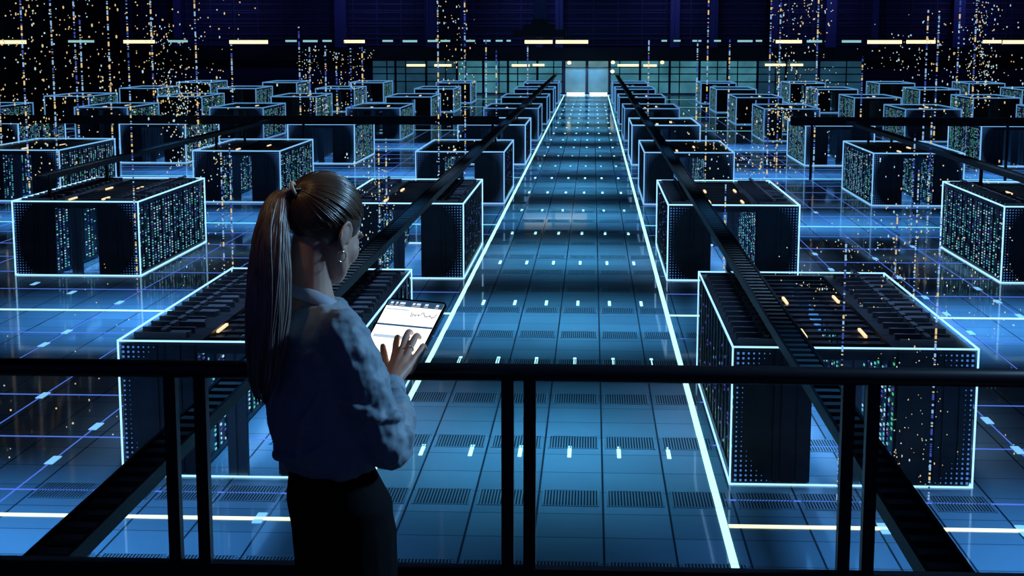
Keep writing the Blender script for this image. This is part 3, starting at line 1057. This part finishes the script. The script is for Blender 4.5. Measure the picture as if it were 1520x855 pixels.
body = MB()
body.ell(Hd(0, -0.010, 0.030), (0.072, 0.090, 0.084), HR, 28, 18)
body.ell(Hd(0, 0.034, -0.030), (0.060, 0.060, 0.076), HR, 24, 16)
body.ell(Hd(0, 0.028, -0.068), (0.050, 0.050, 0.036), HR, 20, 14)
body.ell(Hd(0, 0.066, -0.092), (0.022, 0.022, 0.018), HR, 16, 10)
for s_ in (-1, 1):
    body.ell(Hd(s_ * 0.034, 0.056, -0.030), (0.026, 0.028, 0.032), HR, 16, 10)
    body.ell(Hd(s_ * 0.028, 0.076, 0.016), (0.020, 0.009, 0.008), HR, 14, 8)
    body.ell(Hd(s_ * 0.030, 0.072, -0.003), (0.0125, 0.0125, 0.0095), HR, 14, 8)
    chain(body, [Hd(s_ * 0.050, 0.008, -0.040), Hd(s_ * 0.042, 0.038, -0.074), Hd(s_ * 0.014, 0.066, -0.090)], [0.022, 0.021, 0.018])
    # ear: bowl, helix rim, lobe
    body.ell(Hd(s_ * 0.072, -0.004, -0.012), (0.007, 0.015, 0.027), HR, 14, 10)
    rim = []
    for i in range(11):
        th = math.radians(-35 + 25 * i)
        rim.append(Hd(s_ * (0.076 + 0.005 * max(0, -math.cos(th))), -0.006 + 0.0175 * math.cos(th), -0.010 + 0.029 * math.sin(th)))
    body.tube(rim, 0.0042, 8)
    body.ell(Hd(s_ * 0.073, 0.004, -0.041), (0.006, 0.008, 0.009), HR, 12, 8)
chain(body, [Hd(0, 0.084, 0.004), Hd(0, 0.094, -0.022), Hd(0, 0.097, -0.031)], [0.007, 0.008, 0.0095])
body.ell(Hd(0, 0.091, -0.058), (0.021, 0.010, 0.006), HR, 14, 8)
body.ell(Hd(0, 0.089, -0.067), (0.018, 0.010, 0.006), HR, 14, 8)
neck0 = Hd(0, -0.022, -0.045)
NB = L(-0.630, 3.400, 1.375)
chain(body, [neck0, (neck0 + NB) / 2 - TY * 0.004, NB], [0.047, 0.046, 0.056], 20)
# torso, arms, legs under the clothes
loft(body, [(L(-0.572, 3.41, 0.84), 0.115, 0.085), (L(-0.575, 3.41, 0.93), 0.122, 0.090), (L(-0.597, 3.40, 1.05), 0.105, 0.078), (L(-0.62, 3.41, 1.20), 0.125, 0.088),
            (L(-0.625, 3.415, 1.32), 0.145, 0.082), (L(-0.622, 3.415, 1.385), 0.10, 0.055)])
SR, ER, WR = L(-0.552, 3.302, 1.335), L(-0.455, 3.335, 1.075), L(-0.487, 3.668, 1.140)
SL, EL, WL = L(-0.722, 3.525, 1.335), L(-0.66, 3.64, 1.08), L(-0.605, 3.775, 1.135)
chain(body, [SR, (SR + ER) / 2, ER, (ER + WR) / 2 + Vector((0, 0, -0.004)), WR], [0.044, 0.040, 0.034, 0.031, 0.0225])
chain(body, [SL, (SL + EL) / 2, EL, (EL + WL) / 2, WL], [0.044, 0.040, 0.034, 0.030, 0.0225])
for s_, kx in ((-1, 0.0), (1, 0.0)):
    hp = L(-0.572, 3.42, 0.88) + TX * s_ * 0.060
    kn = L(-0.560, 3.43, 0.48) + TX * s_ * 0.080
    an = L(-0.555, 3.41, 0.09) + TX * s_ * 0.085
    chain(body, [hp, kn, (kn + an) / 2 - TY * 0.012, an], [0.066, 0.052, 0.050, 0.034])
    body.ell(an + TY * 0.05 + Vector((0, 0, -0.055)), (0.036, 0.11, 0.03), Matrix((TX, TY, Vector((0, 0, 1)))).transposed(), 16, 10)
# right hand over the screen
FING = [  # mcp, pip, tip, radius
    ((-0.491, 3.757, 1.189), (-0.492, 3.802, 1.216), (-0.491, 3.850, 1.222), 0.0083),
    ((-0.475, 3.755, 1.197), (-0.468, 3.806, 1.230), (-0.459, 3.862, 1.234), 0.0086),
    ((-0.459, 3.748, 1.195), (-0.447, 3.796, 1.226), (-0.436, 3.842, 1.226), 0.0082),
    ((-0.445, 3.736, 1.184), (-0.427, 3.774, 1.208), (-0.416, 3.806, 1.204), 0.0074)]
palm0 = WR
for (a, b_, c_, rd) in FING:
    a, b_, c_ = L(*a), L(*b_), L(*c_)
    mid = (b_ + c_) / 2 + Vector((0.0, 0.0, 0.010))
    chain(body, [palm0.lerp(a, 0.25), palm0.lerp(a, 0.7), a, (a + b_) / 2 + Vector((0, 0, 0.001)), b_, mid, c_], [0.016, 0.0145, rd * 1.25, rd * 1.0, rd * 1.08, rd * 0.92, rd * 0.78], 12)
chain(body, [palm0.lerp(L(*FING[0][0]), 0.3), L(-0.508, 3.738, 1.160), L(-0.520, 3.785, 1.186), L(-0.5285, 3.822, 1.2065)], [0.017, 0.0145, 0.0105, 0.0078], 12)
# left hand under the lower left corner, thumb on the frame
def T(s, t, h):
    p = TC + TR_ * s + TF * t + TN * h
    return L(p.x, p.y, p.z - DK)


palmL = T(-0.070, -0.105, -0.026)
body.ell(palmL, (0.030, 0.042, 0.013), Matrix((TR_, TF, TN)).transposed(), 18, 12)
chain(body, [WL, T(-0.070, -0.135, -0.030), palmL], [0.0225, 0.022, 0.016])
for i, (s_, t_) in enumerate(((-0.040, -0.055), (-0.022, -0.068), (-0.010, -0.085), (-0.004, -0.104))):
    chain(body, [T(-0.066, -0.085 - i * 0.013, -0.024), T(-0.045, (t_ - 0.085 - i * .013) / 2, -0.020), T(s_, t_, -0.0135)], [0.011, 0.0085, 0.007], 10)
chain(body, [T(-0.088, -0.118, -0.022), T(-0.101, -0.098, -0.006), T(-0.094, -0.080, 0.0115)], [0.013, 0.010, 0.008], 10)
bo = body.build('body', M['skin'], per, True)
remesh(bo, 0.0032, 4, 0.5)
bo['label'] = 'skin of head, neck and hands'

# trousers
M['trouser'] = mat('black_trousers', (0.003, 0.003, 0.005), 0.9, spec=0.15)
tr = MB()
loft(tr, [(L(-0.572, 3.405, 0.80), 0.130, 0.108), (L(-0.572, 3.405, 0.86), 0.138, 0.110), (L(-0.577, 3.405, 0.93), 0.150, 0.114), (L(-0.590, 3.40, 1.00), 0.122, 0.094), (L(-0.597, 3.40, 1.04), 0.114, 0.087)])
for s_ in (-1, 1):
    hp = L(-0.572, 3.42, 0.87) + TX * s_ * 0.060
    kn = L(-0.560, 3.43, 0.48) + TX * s_ * 0.080
    an = L(-0.555, 3.41, 0.11) + TX * s_ * 0.085
    chain(tr, [hp, hp.lerp(kn, 0.5), kn, (kn + an) / 2, an], [0.095, 0.088, 0.080, 0.079, 0.082])
to = tr.build('trousers', M['trouser'], per, True)
remesh(to, 0.008, 4, 0.5)

# shirt
M['shirt'] = noisy(mat('shirt_cotton_blue', (0.25, 0.33, 0.42), 0.6), 9, (0.21, 0.30, 0.37), (0.27, 0.37, 0.45), bump=0.5)
M['shirt'].node_tree.nodes['Principled BSDF'].inputs['Sheen Weight'].default_value = 0.25
sh = MB()
loft(sh, [(L(-0.596, 3.398, 1.005), 0.117, 0.090), (L(-0.598, 3.398, 1.03), 0.134, 0.104), (L(-0.604, 3.40, 1.09), 0.140, 0.110), (L(-0.616, 3.405, 1.18), 0.145, 0.112), (L(-0.628, 3.41, 1.27), 0.158, 0.112),
          (L(-0.630, 3.413, 1.33), 0.160, 0.104), (L(-0.626, 3.415, 1.365), 0.135, 0.085), (L(-0.622, 3.415, 1.388), 0.085, 0.064), (L(-0.622, 3.418, 1.400), 0.062, 0.056)])
chain(sh, [L(-0.622, 3.415, 1.37), SR + Vector((0, 0, -0.002))], [0.045, 0.054])
chain(sh, [L(-0.622, 3.415, 1.37), SL + Vector((0, 0, -0.002))], [0.045, 0.054])
fr_ = WR.lerp(ER, 0.16)
chain(sh, [SR, SR.lerp(ER, 0.35) + TY * 0.006, SR.lerp(ER, 0.75), ER + Vector((0.004, 0.012, -0.004)), ER.lerp(WR, 0.22) + Vector((0.012, 0, 0.0)), ER.lerp(WR, 0.5) + Vector((0.008, 0, 0.002)), ER.lerp(WR, 0.70) + Vector((0.004, 0, 0)), fr_],
      [0.060, 0.062, 0.056, 0.054, 0.050, 0.047, 0.042, 0.036])
chain(sh, [SL, SL.lerp(EL, 0.5), EL, EL.lerp(WL, 0.5), EL.lerp(WL, 0.85)], [0.058, 0.058, 0.054, 0.046, 0.034])
# folds: thin ridges running over the cloth, melted in by the remesh
rf = random.Random(4)
def ridge(pts, r):
    chain(sh, pts, [r * 0.4] + [r] * (len(pts) - 2) + [r * 0.4], 8)


for (p0, p1, p2, r) in (
        ((0.10, -0.085, 1.30), (0.02, -0.108, 1.20), (-0.02, -0.110, 1.09), 0.015),
        ((0.12, -0.070, 1.22), (0.08, -0.092, 1.13), (0.06, -0.100, 1.05), 0.015),
        ((-0.10, -0.085, 1.25), (-0.06, -0.103, 1.15), (-0.05, -0.102, 1.06), 0.014),
        ((-0.13, -0.02, 1.18), (-0.10, -0.072, 1.12), (-0.03, -0.105, 1.08), 0.014),
        ((0.128, -0.03, 1.12), (0.09, -0.080, 1.07), (0.00, -0.104, 1.04), 0.014),
        ((-0.11, -0.06, 1.08), (-0.04, -0.098, 1.045), (0.04, -0.100, 1.05), 0.013)):
    ridge([L(-0.61, 3.40, p[2]) + TX * p[0] + TY * p[1] for p in (p0, p1, p2)], r)
ax = (WR - ER).normalized()
for k_, (t_, r_) in enumerate(((-0.02, 0.049), (0.10, 0.050), (0.22, 0.0485), (0.36, 0.046), (0.50, 0.045), (0.64, 0.041))):
    c0 = ER.lerp(WR, t_) + Vector((0.008, 0, 0))
    u_ = ax.cross(Vector((0, 0, 1))).normalized()
    v_ = u_.cross(ax)
    ph = k_ * 1.3
    pts = [c0 + u_ * math.cos(a) * r_ + v_ * math.sin(a) * r_ + ax * 0.016 * math.sin(a * 1.5 + ph) for a in [ph + i * 0.5 for i in range(9)]]
    ridge(pts, 0.0115)
ua = (ER - SR).normalized()
for k_, (t_, r_) in enumerate(((0.15, 0.057), (0.45, 0.058), (0.72, 0.055), (0.88, 0.053))):
    c0 = SR.lerp(ER, t_)
    u_ = ua.cross(Vector((0, 1, 0))).normalized()
    v_ = u_.cross(ua)
    ph = k_ * 2.1
    pts = [c0 + u_ * math.cos(a) * r_ + v_ * math.sin(a) * r_ + ua * 0.05 * (a - ph - 1.2) * 0.5 for a in [ph + i * 0.45 for i in range(7)]]
    ridge(pts, 0.0115)
so = sh.build('shirt', M['shirt'], per, True)
remesh(so, 0.0048, 2, 0.5)
tex = bpy.data.textures.new('cloth_wrinkles', 'CLOUDS')
tex.noise_scale = 0.045
tex.noise_depth = 2
dmod = so.modifiers.new('wrinkles', 'DISPLACE')
dmod.texture = tex
dmod.strength = 0.018
dmod.mid_level = 0.5
# collar and cuff
cl = MB()
segc = 44
ring_s = []
for j in range(segc):
    th = math.radians(98 + 344 * j / (segc - 1))
    front = math.sin(th)
    d = TX * math.cos(th) + TY * math.sin(th)
    prof = [(0.064, -0.040), (0.056, -0.006), (0.057, 0.0), (0.061, -0.002), (0.075, -0.028), (0.073, -0.031), (0.062, -0.018)]
    ring = []
    for (rr0, zz) in prof:
        ring.append(len(cl.v))
        c0 = L(-0.622, 3.412, 1.412) + d * rr0 + Vector((0, 0, zz - 0.030 * front - 0.012 * max(0, front) ** 3))
        cl.v.append(tuple(c0))
    ring_s.append(ring)
for k in range(segc - 1):
    for j in range(7):
        cl.f.append((ring_s[k][j], ring_s[k][(j + 1) % 7], ring_s[k + 1][(j + 1) % 7], ring_s[k + 1][j]))
        cl.mi.append(0)
cl.f += [tuple(reversed(ring_s[0])), tuple(ring_s[-1])]
cl.mi += [0, 0]
M['collar'] = mat('collar_cotton', (0.34, 0.42, 0.52), 0.6)
cl.build('collar', M['collar'], so, True)
cf = MB()
ca, cb_ = WR.lerp(ER, 0.02), WR.lerp(ER, 0.17)
cf.tube([cb_.lerp(ca, t) for t in (0, 0.05, 0.5, 0.95, 1.0)], [0.034, 0.0375, 0.0365, 0.0345, 0.031], 28)
cf.build('cuff', M['collar'], so, True)

# hair
hm = mat('hair_blonde_brown', (0.10, 0.06, 0.035), 0.32, spec=0.7)
n, l, b = nodes(hm)
tc = n.new('ShaderNodeTexCoord')
nz = n.new('ShaderNodeTexNoise')
nz.inputs['Scale'].default_value = 14
l.new(tc.outputs['Object'], nz.inputs['Vector'])
cr = n.new('ShaderNodeValToRGB')
cr.color_ramp.elements[0].color = (0.035, 0.020, 0.014, 1)
cr.color_ramp.elements[1].color = (0.15, 0.09, 0.055, 1)
cr.color_ramp.elements[0].position = 0.3
cr.color_ramp.elements[1].position = 0.7
l.new(nz.outputs['Fac'], cr.inputs['Fac'])
l.new(cr.outputs['Color'], b.inputs['Base Color'])
pm_ = mat('hair_ponytail_blonde_sheen', (0.26, 0.19, 0.15), 0.36, spec=0.7)  # brown-blonde, made lighter and greyer to carry its cool sheen
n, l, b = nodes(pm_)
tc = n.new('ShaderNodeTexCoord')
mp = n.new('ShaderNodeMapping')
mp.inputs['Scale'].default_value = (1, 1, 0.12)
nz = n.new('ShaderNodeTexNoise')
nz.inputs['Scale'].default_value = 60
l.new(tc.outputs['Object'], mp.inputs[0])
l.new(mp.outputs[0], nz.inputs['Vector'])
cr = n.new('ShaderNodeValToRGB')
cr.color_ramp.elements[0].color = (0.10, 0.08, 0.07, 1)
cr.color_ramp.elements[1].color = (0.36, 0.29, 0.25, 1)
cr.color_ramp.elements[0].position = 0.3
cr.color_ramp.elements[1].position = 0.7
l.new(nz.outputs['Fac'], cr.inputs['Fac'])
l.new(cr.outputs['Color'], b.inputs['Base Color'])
HCC = Vector((0, -0.016, 0.030))
HRR = Vector((0.0765, 0.0945, 0.0905))
tie_l = Vector((0.0, -0.118, 0.052))
tdir = Vector(((tie_l - HCC).x / HRR.x, (tie_l - HCC).y / HRR.y, (tie_l - HCC).z / HRR.z)).normalized()
hr = MB()
hr.ell(Hd(*(HCC + Vector((0, 0.002, 0)))), (HRR.x * 0.99, HRR.y * 0.965, HRR.z * 0.985), HR, 32, 20)
rh = random.Random(8)


def on_scalp(d, k):
    p = HCC + Vector((d.x * HRR.x, d.y * HRR.y, d.z * HRR.z)) * k
    return Hd(p.x, p.y, p.z)


def slerp(a, b_, t):
    om = math.acos(max(-1, min(1, a.dot(b_))))
    if om < 1e-4:
        return a
    return (a * math.sin((1 - t) * om) + b_ * math.sin(t * om)) / math.sin(om)


for i in range(520):
    u_ = i / 520 * 2 * PI + rh.uniform(-0.01, 0.01)
    # hairline, as an angle around the view from the side: forehead, temples, above the ear, nape
    side = math.sin(u_)
    fr0 = math.cos(u_)
    if fr0 > 0:
        s0 = Vector((side * 0.90, 0.85 * fr0 + 0.22, 0.02 + 0.50 * fr0 ** 1.5))
    else:
        s0 = Vector((side * 0.88, 0.95 * fr0 + 0.22, 0.02 - 0.75 * abs(fr0) ** 0.8))
    s0.normalize()
    t0 = rh.random() ** 2 * 0.5
    k0 = 0.995 + rh.random() * 0.035
    pts, rads = [], []
    n_ = 12
    for j in range(n_ + 1):
        t = t0 + (1 - t0) * j / n_
        d = slerp(s0, tdir, t)
        lift = k0 + 0.03 * math.sin(PI * t) + 0.05 * t ** 6
        pts.append(on_scalp(d, lift))
        rads.append(0.0024 * (0.35 + 0.65 * math.sin(PI * min(1, 0.08 + j / n_ * 0.9))))
    hr.tube(pts, rads, 5)
ho = hr.build('hair', hm, per, True)
# ponytail
tie = Hd(*tie_l)
cen = [tie, L(-0.690, 3.370, 1.640), L(-0.700, 3.345, 1.600), L(-0.702, 3.315, 1.540), L(-0.702, 3.295, 1.470), L(-0.704, 3.280, 1.395), L(-0.708, 3.270, 1.325), L(-0.715, 3.265, 1.255), L(-0.722, 3.27, 1.185)]
hwid = [0.012, 0.020, 0.030, 0.040, 0.047, 0.049, 0.045, 0.034, 0.012]
hdep = [0.012, 0.020, 0.026, 0.030, 0.032, 0.032, 0.029, 0.022, 0.010]


def interp(tab, t):
    x = t * (len(tab) - 1)
    i = min(int(x), len(tab) - 2)
    f_ = x - i
    f_ = f_ * f_ * (3 - 2 * f_) if not isinstance(tab[0], Vector) else f_
    if isinstance(tab[0], Vector):
        p0, p1, p2, p3 = tab[max(i - 1, 0)], tab[i], tab[i + 1], tab[min(i + 2, len(tab) - 1)]
        return 0.5 * ((2 * p1) + (p2 - p0) * f_ + (2 * p0 - 5 * p1 + 4 * p2 - p3) * f_ * f_ + (3 * p1 - p0 - 3 * p2 + p3) * f_ ** 3)
    return tab[i] + (tab[i + 1] - tab[i]) * f_


pt = MB()
# core
rings = []
for k in range(33):
    t = k / 32 * 0.93
    c0 = interp(cen, t)
    a, b_ = interp(hwid, t) * 0.86, interp(hdep, t) * 0.86
    ring = []
    for j in range(18):
        th = 2 * PI * j / 18
        ring.append(len(pt.v))
        pt.v.append((c0.x + a * math.cos(th), c0.y + b_ * math.sin(th), c0.z))
    rings.append(ring)
for k in range(32):
    for j in range(18):
        pt.f.append((rings[k][j], rings[k][(j + 1) % 18], rings[k + 1][(j + 1) % 18], rings[k + 1][j]))
        pt.mi.append(0)
pt.f += [tuple(reversed(rings[0])), tuple(rings[-1])]
pt.mi += [0, 0]
for i in range(420):
    th = rh.uniform(0, 2 * PI)
    q = math.sqrt(rh.uniform(0.62, 1.08))
    ph = rh.uniform(0, 6)
    tend = rh.uniform(0.80, 1.0)
    t0 = 0.0 if rh.random() < 0.75 else rh.uniform(0, 0.3)
    pts, rads = [], []
    n_ = 18
    for j in range(n_ + 1):
        t = t0 + (tend - t0) * j / n_
        c0 = interp(cen, t)
        tw = th + 0.25 * math.sin(ph + t * 4)
        a, b_ = interp(hwid, t) * q, interp(hdep, t) * q
        pts.append(Vector((c0.x + a * math.cos(tw), c0.y + b_ * math.sin(tw), c0.z)))
        rads.append(0.0024 * (1 - 0.75 * max(0, (j / n_ - 0.7) / 0.3)) * (0.6 + 0.4 * min(1, t * 5)))
    pt.tube(pts, rads, 5)
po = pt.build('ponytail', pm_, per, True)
po['label'] = 'long blonde ponytail hanging down her back'
# hair tie
ht = MB()
d_ = (cen[1] - tie).normalized()
u_ = d_.cross(Vector((0, 0, 1))).normalized()
v_ = u_.cross(d_)
ht.tube([tie + d_ * 0.004 + (u_ * math.cos(a) + v_ * math.sin(a)) * 0.0145 for a in [i * PI / 12 for i in range(25)]], 0.0042, 8)
M['silver'] = mat('silver', (0.8, 0.75, 0.6), 0.2, 1.0)
ht.build('hair_tie', mat('hair_tie_pale', (0.7, 0.6, 0.4), 0.4), po, True)
er = MB()
ec = Hd(0.077, 0.004, -0.058)
er.tube([ec + HR @ Vector((0.002 * math.cos(a), 0.011 * math.cos(a), 0.012 * math.sin(a))) for a in [i * PI / 12 for i in range(25)]], 0.0013, 6)
er.build('earring', M['silver'], per, True)
ra = L(-0.453, 3.772, 1.2105)
rd_ = (L(-0.447, 3.796, 1.226) - L(-0.459, 3.748, 1.195)).normalized()
u_ = rd_.cross(Vector((0, 0, 1))).normalized()
v_ = u_.cross(rd_)
rg_ = MB()
rg_.tube([ra + (u_ * math.cos(a) + v_ * math.sin(a)) * 0.0090 for a in [i * PI / 10 for i in range(21)]], 0.0016, 6)
rg_.ell(ra + v_ * 0.0102, (0.003, 0.003, 0.003), seg=8, rings=6)
rg_.build('finger_ring', M['silver'], per, True)
